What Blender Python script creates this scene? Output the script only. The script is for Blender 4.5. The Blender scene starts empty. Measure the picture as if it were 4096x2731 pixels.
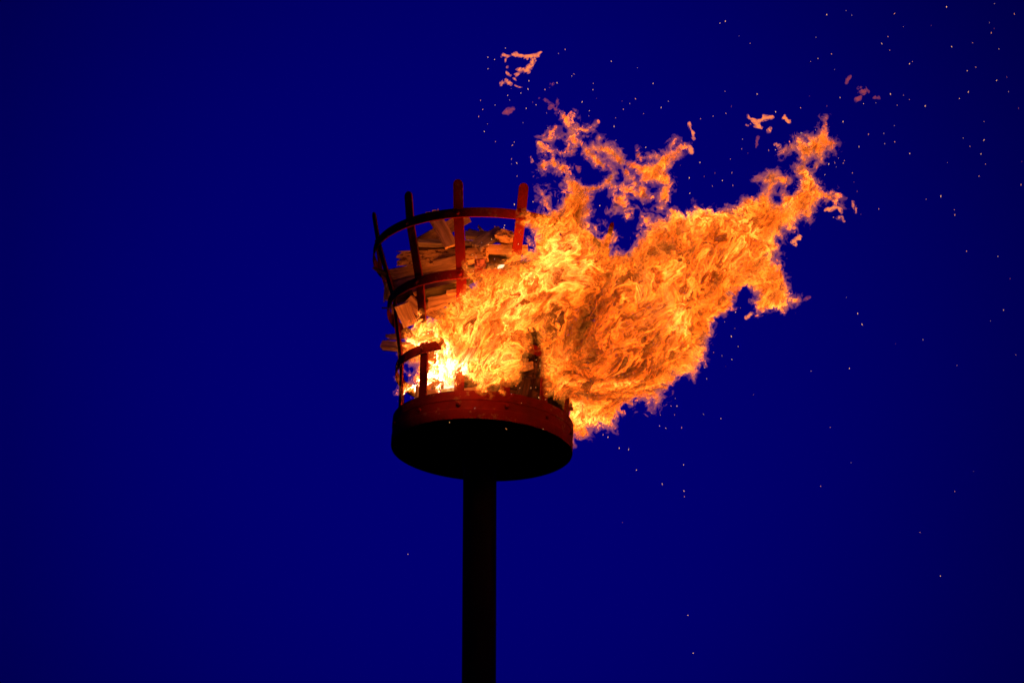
import bpy, bmesh, math, random
import numpy as np
from mathutils import Vector, Matrix

random.seed(7)
RNG = np.random.default_rng(11)
sc = bpy.context.scene
COL = sc.collection

# ------------------------------------------------------------------ camera, sky, exposure
PITCH = math.radians(21.5)
LENS = 100.0
DIST = LENS / 36.0 * 4.096            # 1 photo pixel = 1 mm at the beacon
EYE_H = 1.6
Z0 = EYE_H + DIST * math.sin(PITCH)   # height of the point the camera looks at
FWD = Vector((0, math.cos(PITCH), math.sin(PITCH)))
UPV = Vector((0, -math.sin(PITCH), math.cos(PITCH)))
RGT = Vector((1, 0, 0))
AIM = Vector((0, 0, Z0))
EYE = AIM - FWD * DIST

cam_d = bpy.data.cameras.new("camera")
cam = bpy.data.objects.new("camera", cam_d)
COL.objects.link(cam)
cam_d.lens = LENS
cam_d.sensor_width = 36.0
cam_d.clip_start = 0.1
cam_d.clip_end = 5000
cam.location = EYE
cam.rotation_euler = (math.radians(90) + PITCH, 0, 0)
sc.camera = cam

sc.view_settings.view_transform = 'Standard'
sc.view_settings.look = 'None'
sc.view_settings.exposure = 0.0
sc.view_settings.gamma = 1.0
sc.view_settings.use_curve_mapping = False
cy = sc.cycles
cy.max_bounces = 6
cy.diffuse_bounces = 2
cy.glossy_bounces = 2
cy.transmission_bounces = 2
cy.volume_bounces = 0
cy.transparent_max_bounces = 96
cy.volume_max_steps = 512
cy.caustics_reflective = False
cy.caustics_refractive = False
cy.use_denoising = True
try:
    cy.denoiser = 'OPENIMAGEDENOISE'
    cy.denoising_input_passes = 'RGB_ALBEDO_NORMAL'
except Exception:
    pass


class NT:
    """small helper to wire nodes"""
    def __init__(self, tree):
        self.t = tree
        tree.nodes.clear()

    def n(self, kind, **kw):
        nd = self.t.nodes.new(kind)
        for k, v in kw.items():
            setattr(nd, k, v)
        return nd

    def link(self, a, b):
        self.t.links.new(a, b)

    def put(self, sock, v):
        if isinstance(v, bpy.types.NodeSocket):
            self.t.links.new(v, sock)
        else:
            sock.default_value = v

    def math(self, op, a, b=None, c=None, clamp=False):
        m = self.n('ShaderNodeMath', operation=op, use_clamp=clamp)
        for i, v in enumerate((a, b, c)):
            if v is not None:
                self.put(m.inputs[i], v)
        return m.outputs[0]

    def vmath(self, op, a, b=None, out=0, scale=None):
        m = self.n('ShaderNodeVectorMath', operation=op)
        self.put(m.inputs[0], a)
        if b is not None:
            self.put(m.inputs[1], b)
        if scale is not None:
            self.put(m.inputs['Scale'], scale)
        return m.outputs[out]

    def maprange(self, v, a, b, c, d, smooth=False):
        m = self.n('ShaderNodeMapRange')
        if smooth:
            m.interpolation_type = 'SMOOTHSTEP'
        self.put(m.inputs[0], v)
        for i, x in enumerate((a, b, c, d)):
            self.put(m.inputs[i + 1], x)
        return m.outputs[0]

    def noise(self, vec, scale, detail=2.0, rough=0.5, dist=0.0, out=0):
        m = self.n('ShaderNodeTexNoise')
        if vec is not None:
            self.put(m.inputs['Vector'], vec)
        m.inputs['Scale'].default_value = scale
        m.inputs['Detail'].default_value = detail
        m.inputs['Roughness'].default_value = rough
        m.inputs['Distortion'].default_value = dist
        return m.outputs[out]

    def ramp(self, v, stops):
        r = self.n('ShaderNodeValToRGB')
        self.put(r.inputs[0], v)
        el = r.color_ramp.elements
        while len(el) < len(stops):
            el.new(0.5)
        for e, (p, c) in zip(el, stops):
            e.position = p
            e.color = (c[0], c[1], c[2], 1)
        return r.outputs[0]


# deep blue evening sky: fixed blue with lens vignetting painted in, varied slightly by a clear-sky model
world = bpy.data.worlds.new("World")
sc.world = world
world.use_nodes = True
w = NT(world.node_tree)
sky = w.n('ShaderNodeTexSky')
sky.sky_type = 'NISHITA'
sky.sun_disc = False
sky.sun_elevation = math.radians(-3.0)
sky.sun_rotation = math.radians(-8.0)
tc = w.n('ShaderNodeTexCoord')
vignette_dir = Vector((-0.012, math.cos(PITCH), math.sin(PITCH))).normalized()
dot = w.vmath('DOT_PRODUCT', tc.outputs['Generated'], tuple(vignette_dir), out=1)
ang = w.math('ARCCOSINE', w.math('MINIMUM', dot, 0.999999))
lobe = w.math('EXPONENT', w.math('MULTIPLY', w.math('POWER', w.math('DIVIDE', ang, math.radians(11.2)), 3.0), -1.0))  # painted vignetting: sky darkens away from the view axis
lum = w.math('MULTIPLY_ADD', lobe, 0.124, 0.040)
SKY_BLUE = (0.002, 0.0, 1.0)
skyl = w.n('ShaderNodeRGBToBW')
w.link(sky.outputs[0], skyl.inputs[0])
nish = w.maprange(skyl.outputs[0], 0.0, 0.25, 0.94, 1.06)
colr = w.vmath('SCALE', SKY_BLUE, scale=w.math('MULTIPLY', lum, nish))
bg = w.n('ShaderNodeBackground')
w.link(colr, bg.inputs['Color'])
bg.inputs['Strength'].default_value = 1.0
wo = w.n('ShaderNodeOutputWorld')
w.link(bg.outputs[0], wo.inputs[0])
try:
    world.cycles.volume_step_size = 10.0
except Exception:
    pass


# ------------------------------------------------------------------ helpers
def P(px, py, d=0.0):
    """photo pixel (4096 wide) and distance in front of the beacon's axis plane -> world point"""
    k = 0.001 * (DIST - d) / DIST
    return AIM + RGT * ((px - 2048) * k) - UPV * ((py - 1365.5) * k) - FWD * d


ZOOMS = {'F': (0, 0, 1.7415), '1': (1440, 680, .3826), '2': (1440, 1180, .4975), '3': (1900, 180, .4464),
         '4': (2600, 380, .574), '5': (1900, 800, .3826), '6': (2200, 1200, .3826), '8': (2800, 0, .574),
         'A': (1440, 960, .1913), 'B': (1640, 840, .2126), 'C': (1480, 1220, .2551), 'D': (1900, 1250, .287), 'S': (0, 0, 1.0)}


def zz(tag, pts):
    ox, oy, k = ZOOMS[tag]
    return [(ox + p[0] * k, oy + p[1] * k) + tuple(q * k for q in p[2:]) for p in pts]


def mesh_obj(name, verts, faces, mat, parent=None, smooth=False, edges=()):
    me = bpy.data.meshes.new(name)
    o = bpy.data.objects.new(name, me)
    base = parent_world(parent) if parent is not None else Vector((0, 0, 0))
    vv = [tuple(Vector(v) - base) for v in verts]
    me.from_pydata(vv, list(edges), faces)
    me.update()
    if smooth:
        me.polygons.foreach_set('use_smooth', [True] * len(me.polygons))
    if mat is not None:
        me.materials.append(mat)
    COL.objects.link(o)
    if parent is not None:
        o.parent = parent
    return o


def parent_world(o):
    v = Vector(o.location)
    while o.parent is not None:
        o = o.parent
        v = v + Vector(o.location)
    return v


def tag(o, label, cat=None, group=None, kind=None):
    if label:
        o['label'] = label
    if cat:
        o['category'] = cat
    if group:
        o['group'] = group
    if kind:
        o['kind'] = kind
    return o


def new_mat(name):
    m = bpy.data.materials.new(name)
    m.use_nodes = True
    return m, NT(m.node_tree)


def finish(m, t, bsdf, volume=None):
    o = t.n('ShaderNodeOutputMaterial')
    if bsdf is not None:
        t.link(bsdf, o.inputs['Surface'])
    if volume is not None:
        t.link(volume, o.inputs['Volume'])
    return m


def bsdf_of(t, col, rough=0.6, bump=None, spec=0.3, emit=None, strength=0.0, metal=0.0):
    b = t.n('ShaderNodeBsdfPrincipled')
    t.put(b.inputs['Base Color'], col)
    t.put(b.inputs['Roughness'], rough)
    b.inputs['Specular IOR Level'].default_value = spec
    b.inputs['Metallic'].default_value = metal
    if bump is not None:
        t.link(bump, b.inputs['Normal'])
    if emit is not None:
        t.put(b.inputs['Emission Color'], emit)
        t.put(b.inputs['Emission Strength'], strength)
    return b.outputs[0]


def bump_of(t, h, strength=0.4, dist=0.004):
    b = t.n('ShaderNodeBump')
    b.inputs['Strength'].default_value = strength
    b.inputs['Distance'].default_value = dist
    t.link(h, b.inputs['Height'])
    return b.outputs[0]


def mixc(t, f, a, b):
    m = t.n('ShaderNodeMix', data_type='RGBA')
    t.put(m.inputs[0], f)
    t.put(m.inputs[6], a if isinstance(a, bpy.types.NodeSocket) else (*a, 1))
    t.put(m.inputs[7], b if isinstance(b, bpy.types.NodeSocket) else (*b, 1))
    return m.outputs[2]


# ------------------------------------------------------------------ materials
def mat_red_steel():
    m, t = new_mat("red_oxide_painted_steel")
    g = t.n('ShaderNodeTexCoord').outputs['Object']
    big = t.noise(g, 9, 4, .6)
    fine = t.noise(g, 60, 5, .65)
    col = mixc(t, t.maprange(big, .35, .7, 0, 1), (.135, .0065, .003), (.185, .009, .004))
    chips = t.maprange(t.math('MULTIPLY', fine, t.maprange(big, .42, .68, .6, 1.3)), .57, .66, 0, .9)
    col = mixc(t, chips, col, (.20, .11, .05))
    soot = t.maprange(t.noise(g, 5, 3, .6), .52, .72, 0, .75)
    col = mixc(t, soot, col, (.03, .010, .008))
    b = bump_of(t, fine, .3, .001)
    return finish(m, t, bsdf_of(t, col, t.maprange(fine, .3, .7, .55, .8), b, .08))


def mat_black_steel():
    m, t = new_mat("black_painted_steel")
    g = t.n('ShaderNodeTexCoord').outputs['Object']
    f = t.noise(g, 24, 5, .65)
    streak = t.n('ShaderNodeMapping')
    t.link(g, streak.inputs[0])
    streak.inputs['Scale'].default_value = (30, 30, 2.5)
    s = t.noise(streak.outputs[0], 1.0, 4, .6)
    col = mixc(t, t.maprange(s, .55, .75, 0, 1), (.006, .005, .005), (.022, .010, .007))
    b = bump_of(t, f, .2, .002)
    return finish(m, t, bsdf_of(t, col, .62, b, .12))


def mat_wood(name, pale, dark, mottled=0.0, char=0.0, burn=None, hot=((1, .16, .012), (1, .45, .1), (1, .8, .5))):
    m, t = new_mat(name)
    g = t.n('ShaderNodeTexCoord').outputs['Object']
    info = t.n('ShaderNodeObjectInfo').outputs['Random']
    mp = t.n('ShaderNodeMapping')
    t.link(g, mp.inputs[0])
    mp.inputs['Scale'].default_value = (8, 70, 70)
    off = t.vmath('SCALE', (17.0, 5.0, 9.0), scale=info)
    v = t.vmath('ADD', mp.outputs[0], off)
    grain = t.noise(v, 1.0, 5, .68, .8)
    col = mixc(t, t.maprange(grain, .38, .62, 0, 1), pale, [c * .72 for c in dark])
    if mottled:
        mp2 = t.n('ShaderNodeMapping')
        t.link(g, mp2.inputs[0])
        mp2.inputs['Scale'].default_value = (34, 85, 85)
        mo = t.noise(mp2.outputs[0], 1.0, 5, .7)
        col = mixc(t, t.maprange(mo, .5, .6, 0, mottled), col, (.10, .03, .016))
    if char:
        ch = t.noise(t.vmath('ADD', g, off), 11, 4, .65)
        col = mixc(t, t.maprange(ch, .62 - .3 * char, .78 - .3 * char, 0, 1), col, (.015, .012, .011))
    b = bump_of(t, grain, .25, .0008)
    e = st = None
    if burn:
        e = t.ramp(t.noise(g, 26, 4, .65), [(.3, hot[0]), (.48, hot[1]), (.6, hot[2])])
        st = t.maprange(t.noise(g, 14, 4, .6), .34, .6, burn * .12, burn)
    return finish(m, t, bsdf_of(t, col, .8, b, .15, e, st if burn else 0.0))


RED = mat_red_steel()
BLACK = mat_black_steel()
PINE = mat_wood("pale_pine", (.80, .55, .28), (.58, .35, .16))
PINE2 = mat_wood("weathered_pine", (.62, .41, .23), (.40, .24, .12), 0, .25)
MOTTLED = mat_wood("mottled_painted_plank", (.78, .54, .27), (.58, .36, .16), 1.0)
OLIVE = mat_wood("green_stained_board", (.17, .15, .07), (.10, .09, .045), .4)
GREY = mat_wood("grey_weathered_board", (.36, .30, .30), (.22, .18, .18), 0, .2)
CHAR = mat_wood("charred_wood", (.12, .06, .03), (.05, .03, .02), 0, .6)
BURN = mat_wood("burning_wood", (.2, .1, .05), (.08, .04, .02), 0, .3, 1.6)
EMBER = mat_wood("glowing_char", (.03, .015, .01), (.02, .012, .01), 0, .3, .9, ((.05, .001, 0), (.25, .01, .002), (1, .08, .01)))

# ------------------------------------------------------------------ ground
gm, gt = new_mat("dark_grass_ground")
gg = gt.n('ShaderNodeTexCoord').outputs['Object']
gcol = mixc(gt, gt.noise(gg, 1.4, 6, .65), (.030, .040, .012), (.055, .060, .022))
finish(gm, gt, bsdf_of(gt, gcol, .95, bump_of(gt, gt.noise(gg, 20, 4, .6), .6, .05), .1))
R = 1500
ground = mesh_obj("ground", [(-R, -R, 0), (R, -R, 0), (R, R, 0), (-R, R, 0)], [(0, 1, 2, 3)], gm)
ground['kind'] = 'structure'

# ------------------------------------------------------------------ the beacon
POLE_X = -0.1265
base_pt = Vector((POLE_X, 0, 0))
beacon = bpy.data.objects.new("beacon_brazier", None)
COL.objects.link(beacon)
beacon.location = base_pt
beacon.empty_display_size = .3
tag(beacon, "tall black pole with a red painted iron fire basket on top", "fire beacon")

DISC_Z = Z0 - 0.4625
TILT = Matrix.Rotation(math.radians(2.5), 4, 'Y') @ Matrix.Rotation(math.radians(-0.8), 4, 'X')
BASKET = Matrix.Translation(Vector((POLE_X + .007, 0, DISC_Z))) @ TILT


def BL(r, deg, z):
    """basket-local cylindrical (deg 0 faces the camera, + to the right) -> world"""
    a = math.radians(deg)
    return BASKET @ Vector((r * math.sin(a), -r * math.cos(a), z))


def lathe(profile, n, fn):
    """closed profile list of (r, z) swept round; fn(r, deg, z) -> point"""
    V, F = [], []
    m = len(profile)
    for i in range(n):
        for (r, z) in profile:
            V.append(fn(r, 360.0 * i / n, z))
    for i in range(n):
        j = (i + 1) % n
        for k in range(m):
            l = (k + 1) % m
            F.append((i * m + k, i * m + l, j * m + l, j * m + k))
    return V, F


def pole_pt(r, deg, z):
    a = math.radians(deg)
    return Vector((POLE_X + r * math.sin(a), -r * math.cos(a), z))


def tube(profile, n, fn, mat, name, parent, smooth=True):
    V, F = lathe(profile, n, fn)
    o = mesh_obj(name, V, F, mat, parent, smooth=smooth)
    if smooth:
        bm = bmesh.new()
        bm.from_mesh(o.data)
        for e in bm.edges:
            if len(e.link_faces) == 2 and e.calc_face_angle(0) > math.radians(35):
                e.smooth = False
        bmesh.ops.recalc_face_normals(bm, faces=bm.faces)
        bm.to_mesh(o.data)
        bm.free()
    return o


top_pole = DISC_Z + .004
tube([(.0655, 0), (.0655, DISC_Z - .02), (.04, DISC_Z - .02), (.04, 0)], 48, pole_pt, BLACK, "pole", beacon)
tube([(.13, .0), (.13, .02), (.067, .02), (.067, .0)], 40, pole_pt, BLACK, "foot_plate", beacon)
tube([(.0680, DISC_Z - .075), (.0700, DISC_Z - .068), (.0690, DISC_Z - .055), (.0675, DISC_Z + .02), (.06605, DISC_Z + .02), (.06605, DISC_Z - .075)], 48, pole_pt, BLACK, "socket_collar", beacon)

RB = 0.3575
BAND_H = 0.116
band = tube([(RB, 0.0), (RB + .001, .004), (RB + .001, .040), (RB - .0005, .042), (RB - .0005, .076), (RB + .001, .078), (RB, BAND_H), (RB - .007, BAND_H), (RB - .007, 0.0)], 128, BL, RED, "drum_band", beacon)
V, F = [], []
n = 128
for i in range(n):
    V.append(BL(RB - .0085, 360 * i / n, .010))
for i in range(n):
    V.append(BL(RB - .0085, 360 * i / n, .018))
F = [tuple(range(n - 1, -1, -1)), tuple(range(n, 2 * n))] + [(i, (i + 1) % n, n + (i + 1) % n, n + i) for i in range(n)]
mesh_obj("base_plate", V, F, BLACK, beacon)

# radius of the uprights' inner line with height
PROF = [(.020, .3420), (.116, .3420), (.31, .348), (.58, .393), (.812, .468), (.958, .496)]


def prof_r(z):
    for (z0, r0), (z1, r1) in zip(PROF, PROF[1:]):
        if z <= z1:
            f = (z - z0) / (z1 - z0)
            return r0 + (r1 - r0) * f
    return PROF[-1][1]


def upright(deg, jit):
    W, T = .0195, .007
    zs = [.02, .07, .116, .18, .25, .31, .38, .45, .52, .58, .64, .70, .76, .812, .85, .89, .926]
    prof = [(z, prof_r(z), W) for z in zs]
    for a in (20, 40, 58, 74, 86):        # rounded tip
        prof.append((.926 + W * math.sin(math.radians(a)), prof_r(.926) + .0055 * math.sin(math.radians(a)) * .8, W * math.cos(math.radians(a))))
    V, F = [], []
    for z, r, hw in prof:
        r = r - jit * .004 * max(0, z - .6) * 10
        for dr, s in ((0, -1), (0, 1), (-T, 1), (-T, -1)):
            a = math.radians(deg)
            rr = r + dr
            c = Vector((rr * math.sin(a), -rr * math.cos(a), z)) + Vector((math.cos(a), math.sin(a), 0)) * (hw * s)
            V.append(BASKET @ c)
    m = len(prof)
    for i in range(m - 1):
        for k in range(4):
            l = (k + 1) % 4
            F.append((i * 4 + k, i * 4 + l, i * 4 + 4 + l, i * 4 + 4 + k))
    F.append((3, 2, 1, 0))
    e = (m - 1) * 4
    F.append((e, e + 1, e + 2, e + 3))
    o = mesh_obj("upright", V, F, RED, beacon)
    bm = bmesh.new()
    bm.from_mesh(o.data)
    bmesh.ops.recalc_face_normals(bm, faces=bm.faces)
    bm.to_mesh(o.data)
    bm.free()
    return o


def bolt(deg, r, z, parent, rad=.0085, h=.008):
    a = math.radians(deg)
    nrm = Vector((math.sin(a), -math.cos(a), 0))
    tx = Vector((math.cos(a), math.sin(a), 0))
    tz = Vector((0, 0, 1))
    c = nrm * r + Vector((0, 0, z))
    V, F = [], []
    for hh, rr in ((-.002, rad), (h * .6, rad), (h, rad * .6)):
        for i in range(10):
            b = math.tau * i / 10
            V.append(BASKET @ (c + nrm * hh + tx * (math.cos(b) * rr) + tz * (math.sin(b) * rr)))
    for k in range(2):
        for i in range(10):
            j = (i + 1) % 10
            F.append((k * 10 + i, k * 10 + j, k * 10 + 10 + j, k * 10 + 10 + i))
    F.append(tuple(range(20, 30)))
    F.append(tuple(range(9, -1, -1)))
    return mesh_obj("bolt", V, F, RED, parent)


ANGLES = [-104.5, -73.2, -43.2, -15.4, 14.8, 44, 74, 104, 134, 164, 194, 224]
ups = [upright(a, random.uniform(-1, 1)) for a in ANGLES]
RINGS = [.315, .584, .813]
for zc in RINGS:
    hh = .0195
    dr = .0016
    ra, rb = prof_r(zc - hh) + dr, prof_r(zc + hh) + dr
    rr = max(ra, rb)
    ring = tube([(rr, zc - hh), (rr + .006, zc - hh), (rr + .006, zc + hh), (rr, zc + hh)], 120, BL, RED, "hoop", beacon)
    for a in ANGLES:
        bolt(a, rr + .006, zc - .002, ring, .0075, .006)
for a in ANGLES:
    bolt(a + 1, RB + .0005, .058, band)

# ------------------------------------------------------------------ firewood
N_PLANKS = [0]


def plank(name, A, B, width, thick, mat, label, tilt=0.0, rag=(0, 0), seed=None, group="firewood piled in the fire basket", bend=0.0, taper=(1, 1), cat="firewood"):
    """A board from A to B (each (photo x, photo y, depth)); width across, thick away from the viewer; tilt turns it about its length; rag = splintered end lengths"""
    N_PLANKS[0] += 1
    rnd = random.Random(seed if seed is not None else N_PLANKS[0] * 13 + 5)
    a, b = P(*A), P(*B)
    L = (b - a)
    ln = L.length
    L = L / ln
    mid = (a + b) / 2
    N = -FWD
    N = (N - L * N.dot(L)).normalized()
    N = Matrix.Rotation(math.radians(tilt), 3, L) @ N
    W = N.cross(L).normalized()
    hw = width / 2
    up, dn = [], []
    nseg = 6
    # outline in (l, w): bottom edge left->right, ragged right end, top edge right->left, ragged left end
    out = []
    for i in range(nseg + 1):
        f = i / nseg
        out.append((-ln / 2 + ln * f, -hw * (taper[0] * (1 - f) + taper[1] * f) + rnd.uniform(-1, 1) * .0012))

    def ragged(sgn, amount, tp):
        if amount <= 0:
            return []
        k = max(4, int(width / .006))
        pts = []
        for i in range(1, k):
            f = i / k
            depth = amount * (rnd.random() ** 1.6) * (1 if i % 2 else .25)
            pts.append((sgn * (ln / 2 - depth), sgn * (-hw + width * f) * tp))
        return pts
    out += ragged(1, rag[1], taper[1])
    for i in range(nseg + 1):
        f = 1 - i / nseg
        out.append((-ln / 2 + ln * f, hw * (taper[0] * (1 - f) + taper[1] * f) + rnd.uniform(-1, 1) * .0012))
    out += ragged(-1, rag[0], taper[0])
    m = len(out)
    V = []
    for s in (1, -1):
        for (l, ww) in out:
            bz = bend * (4 * (l / ln) ** 2 - 0.5)
            V.append(Vector((l, ww, s * thick / 2 + bz + (rnd.uniform(-1, 1) * .0015 if abs(l) > ln * .44 else 0))))
    F = [tuple(range(m)), tuple(range(2 * m - 1, m - 1, -1))]
    for i in range(m):
        j = (i + 1) % m
        F.append((i, m + i, m + j, j))
    me = bpy.data.meshes.new(name)
    me.from_pydata([tuple(v) for v in V], [], F)
    bm = bmesh.new()
    bm.from_mesh(me)
    bmesh.ops.recalc_face_normals(bm, faces=bm.faces)
    bm.to_mesh(me)
    bm.free()
    me.materials.append(mat)
    o = bpy.data.objects.new(name, me)
    COL.objects.link(o)
    M = Matrix((L, W, N)).transposed().to_4x4()
    M.translation = mid
    o.matrix_world = M
    tag(o, label, cat, group)
    return o


def chunk(name, C, size, mat, label, seed, group="firewood piled in the fire basket", cat="firewood"):
    """a rough lump of split wood about C, size (x, y, z) metres"""
    rnd = random.Random(seed)
    bm = bmesh.new()
    bmesh.ops.create_icosphere(bm, subdivisions=3, radius=1.0)
    ph = [rnd.uniform(0, 6) for _ in range(6)]
    for v in bm.verts:
        c = v.co
        k = 1 + .16 * math.sin(3.1 * c.x + ph[0]) * math.cos(4.3 * c.z + ph[1]) + .10 * math.sin(7 * c.y + ph[2] + 4 * c.x) + .06 * math.sin(11 * c.z + ph[3] + 6 * c.x)
        q = Vector([math.copysign(abs(x) ** .7, x) for x in c]) * k
        v.co = Vector((q.x * size[0], q.y * size[1], q.z * size[2]))
    me = bpy.data.meshes.new(name)
    bm.to_mesh(me)
    bm.free()
    me.materials.append(mat)
    o = bpy.data.objects.new(name, me)
    COL.objects.link(o)
    o.location = P(*C)
    o.rotation_euler = (rnd.uniform(-.3, .3), rnd.uniform(-.3, .3), rnd.uniform(-.4, .4))
    tag(o, label, cat, group)
    return o


plank("plank", (1588, 1034, .09), (1950, 1018, .24), .058, .022, MOTTLED, "long mottled plank lying level under the top hoop, splintered at one end", 4, (.035, 0))
plank("plank", (1556, 1108, -.01), (1850, 1048, .24), .060, .02, PINE, "broad pale plank with jagged end just under the long mottled plank", 6, (.03, 0))
plank("plank", (1578, 1146, .02), (1862, 1072, .24), .034, .024, PINE2, "narrow lit plank sloping up just above the middle hoop", -24, (.012, 0))
plank("plank", (1618, 1176, .06), (1850, 1122, .24), .024, .03, PINE, "thin pale batten showing just under the middle hoop", -35)
plank("board", (1690, 1186, .2), (1852, 1150, .24), .050, .012, OLIVE, "dark olive stained board below the middle hoop", -6)
plank("plank", (1590, 1202, .10), (1648, 1176, .14), .030, .02, CHAR, "short dark red plank tucked behind the middle hoop", 10)
plank("wood_block", (1634, 1196, .15), (1682, 1246, .16), .040, .03, PINE, "small orange lit wedge beside the square ended board", 12)
plank("board", (1606, 1216, .19), (1642, 1300, .17), .056, .024, PINE, "square ended board leaning at the basket's edge above the flames", 14)
plank("plank", (1712, 1212, .22), (1822, 1188, .25), .036, .018, PINE2, "dark plank with frayed splintered end above the flames", -14, (.03, 0))
plank("stick", (1788, 1172, .26), (1860, 1162, .28), .016, .016, PINE, "short lit stick lying on the frayed dark plank", -30)
plank("stick", (1700, 1250, .24), (1790, 1216, .26), .013, .013, PINE2, "thin red lit stick at the flame's upper edge", 0)
plank("wood_block", (1702, 1212, .18), (1748, 1244, .18), .028, .02, PINE2, "small tilted offcut behind the thin red stick", 10)
plank("splinter", (1490, 1070, .02), (1556, 1104, .02), .024, .014, CHAR, "dark pointed splinter poking out beyond the basket's far side", 10, (.01, 0), taper=(.25, 1))
plank("board", (1556, 1130, -.05), (1552, 1210, -.06), .034, .016, GREY, "dim upright board with frayed end outside the uprights", 15, (0, .025))
plank("splinter", (1528, 1231, 0), (1590, 1234, .02), .013, .012, PINE2, "tiny splinter sticking out beneath the dim frayed board", 0, (.008, 0), taper=(.3, 1))
plank("wood_block", (1574, 1214, .02), (1578, 1256, .02), .022, .02, PINE2, "small reddish offcut wedged at the basket's edge", 0)
plank("timber", (1531, 1381, .02), (1650, 1392, .10), .030, .030, PINE, "squared timber end jutting out of the basket's side", -32)
plank("splinter", (1546, 1350, 0), (1620, 1340, .06), .024, .012, PINE2, "frayed splinter lying on the jutting squared timber", -10, (.03, 0))
plank("plank", (1726, 846, .14), (1806, 985, .24), .054, .014, PINE, "diagonal orange lit plank crossing under the top hoop", -22, (.01, 0))
plank("plank", (1872, 866, .06), (1676, 974, .12), .050, .018, PINE2, "plank leaning the other way behind the diagonal orange plank", -8)
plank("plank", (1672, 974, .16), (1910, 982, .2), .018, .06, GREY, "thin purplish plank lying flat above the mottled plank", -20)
plank("plank", (1668, 990, .12), (1850, 992, .16), .026, .05, CHAR, "plank darkened to stand for the shadow above the mottled plank", 0)  # near-black wood colour stands in for shadow between the planks
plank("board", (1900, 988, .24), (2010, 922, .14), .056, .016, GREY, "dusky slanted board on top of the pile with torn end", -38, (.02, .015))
chunk("log", (2022, 951, .2), (.036, .03, .023), PINE, "rough split log with orange lit end on top of the pile", 3)
plank("plank", (1940, 1000, .22), (2110, 1000, .2), .036, .03, PINE2, "dark red plank lying below the rough split log", -10)
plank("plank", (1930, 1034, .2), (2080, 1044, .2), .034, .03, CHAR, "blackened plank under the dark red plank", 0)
plank("stick", (1874, 924, .0), (1922, 940, .02), .020, .014, GREY, "short dusky stick on the pile beside the middle upright", 20)
plank("splinter", (1910, 900, -.02), (1940, 940, -.02), .018, .008, GREY, "bluish splinter standing up from the pile against the sky", 0, (.012, 0), taper=(.4, 1))
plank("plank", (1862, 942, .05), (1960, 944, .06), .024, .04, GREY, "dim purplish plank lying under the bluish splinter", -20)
plank("splinter", (1992, 936, .02), (1978, 902, .02), .018, .008, GREY, "small dark spike pointing up beside the split log", 0, (0, .008), taper=(1, .2))
chunk("ember", (1920, 1054, .28), (.022, .018, .02), EMBER, "cracked glowing red ember under the mottled plank", 8, "embers glowing on the pile", "ember")
chunk("ember", (2003, 1066, .28), (.014, .012, .006), BURN, "tiny white hot ember at the flame's upper edge", 9, "embers glowing on the pile", "ember")
plank("stick", (1872, 1052, .28), (1910, 1042, .28), .017, .014, PINE, "short lit stick beside the cracked red ember", 0)
plank("board", (2112, 1508, .24), (2090, 1606, .22), .048, .05, CHAR, "thick board end standing just above the red band", 22)
plank("board", (1808, 1395, .19), (1804, 1580, .2), .056, .02, BURN, "burning board glowing white hot above the red band", 5, group="wood burning in the lower basket")
plank("timber", (1764, 1565, .24), (1822, 1558, .24), .016, .016, BURN, "white hot timber edge lying on the red band's lip", 0, group="wood burning in the lower basket")
plank("wood_block", (1700, 1575, .25), (1748, 1568, .27), .02, .02, PINE, "small lit offcut resting on the red band's lip", -10)
plank("wood_block", (1674, 1545, .22), (1672, 1605, .22), .024, .02, PINE2, "reddish offcut standing behind the red band's lip", 0)
plank("stick", (1858, 1560, .28), (1926, 1552, .29), .014, .014, PINE2, "little stick lying along the red band beside an upright", 0)
plank("plank", (2140, 1600, .15), (2180, 1420, .05), .05, .02, CHAR, "charred plank seen through the gap in the flames", 0)
plank("board", (2096, 1270, -.16), (2150, 1620, -.06), .13, .025, CHAR, "wide blackened board behind the gap in the flames", 0, (.02, 0))
plank("board", (2190, 1370, -.12), (2240, 1650, -.02), .11, .025, CHAR, "blackened board beside the gap, low in the basket", 8, (.02, 0))
rf = random.Random(5)
for k in range(22):       # the rest of the pile, mostly hidden behind the flames
    z = .16 + .60 * (k / 21.0)
    ang = rf.uniform(0, math.pi)
    rad = prof_r(z) * rf.uniform(.45, .8)
    off = rf.uniform(-.14, .14)
    c0 = BASKET @ Vector((0, .03, z))
    dx, dy = math.cos(ang), math.sin(ang) * .8
    half = math.sqrt(max(.02, rad * rad - off * off))
    a = c0 + Vector((dx * half - dy * off, dy * half + dx * off, rf.uniform(-.05, .05)))
    b = c0 + Vector((-dx * half - dy * off, -dy * half + dx * off, rf.uniform(-.05, .05)))

    def back(v):
        q = v - AIM
        d = -q.dot(FWD)
        s = DIST / (DIST - d) * 1000
        return (2048 + q.dot(RGT) * s, 1365.5 - q.dot(UPV) * s, d)
    plank("plank", back(a), back(b), rf.uniform(.05, .09), rf.uniform(.02, .035), rf.choice([PINE2, CHAR, PINE2, GREY]),
          "plank buried in the heart of the wood pile", rf.uniform(-80, 80), (.02, .02), group="planks buried in the heart of the pile")

# ------------------------------------------------------------------ the fire
VOX = 0.0042            # cell of the flame field, metres


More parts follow.
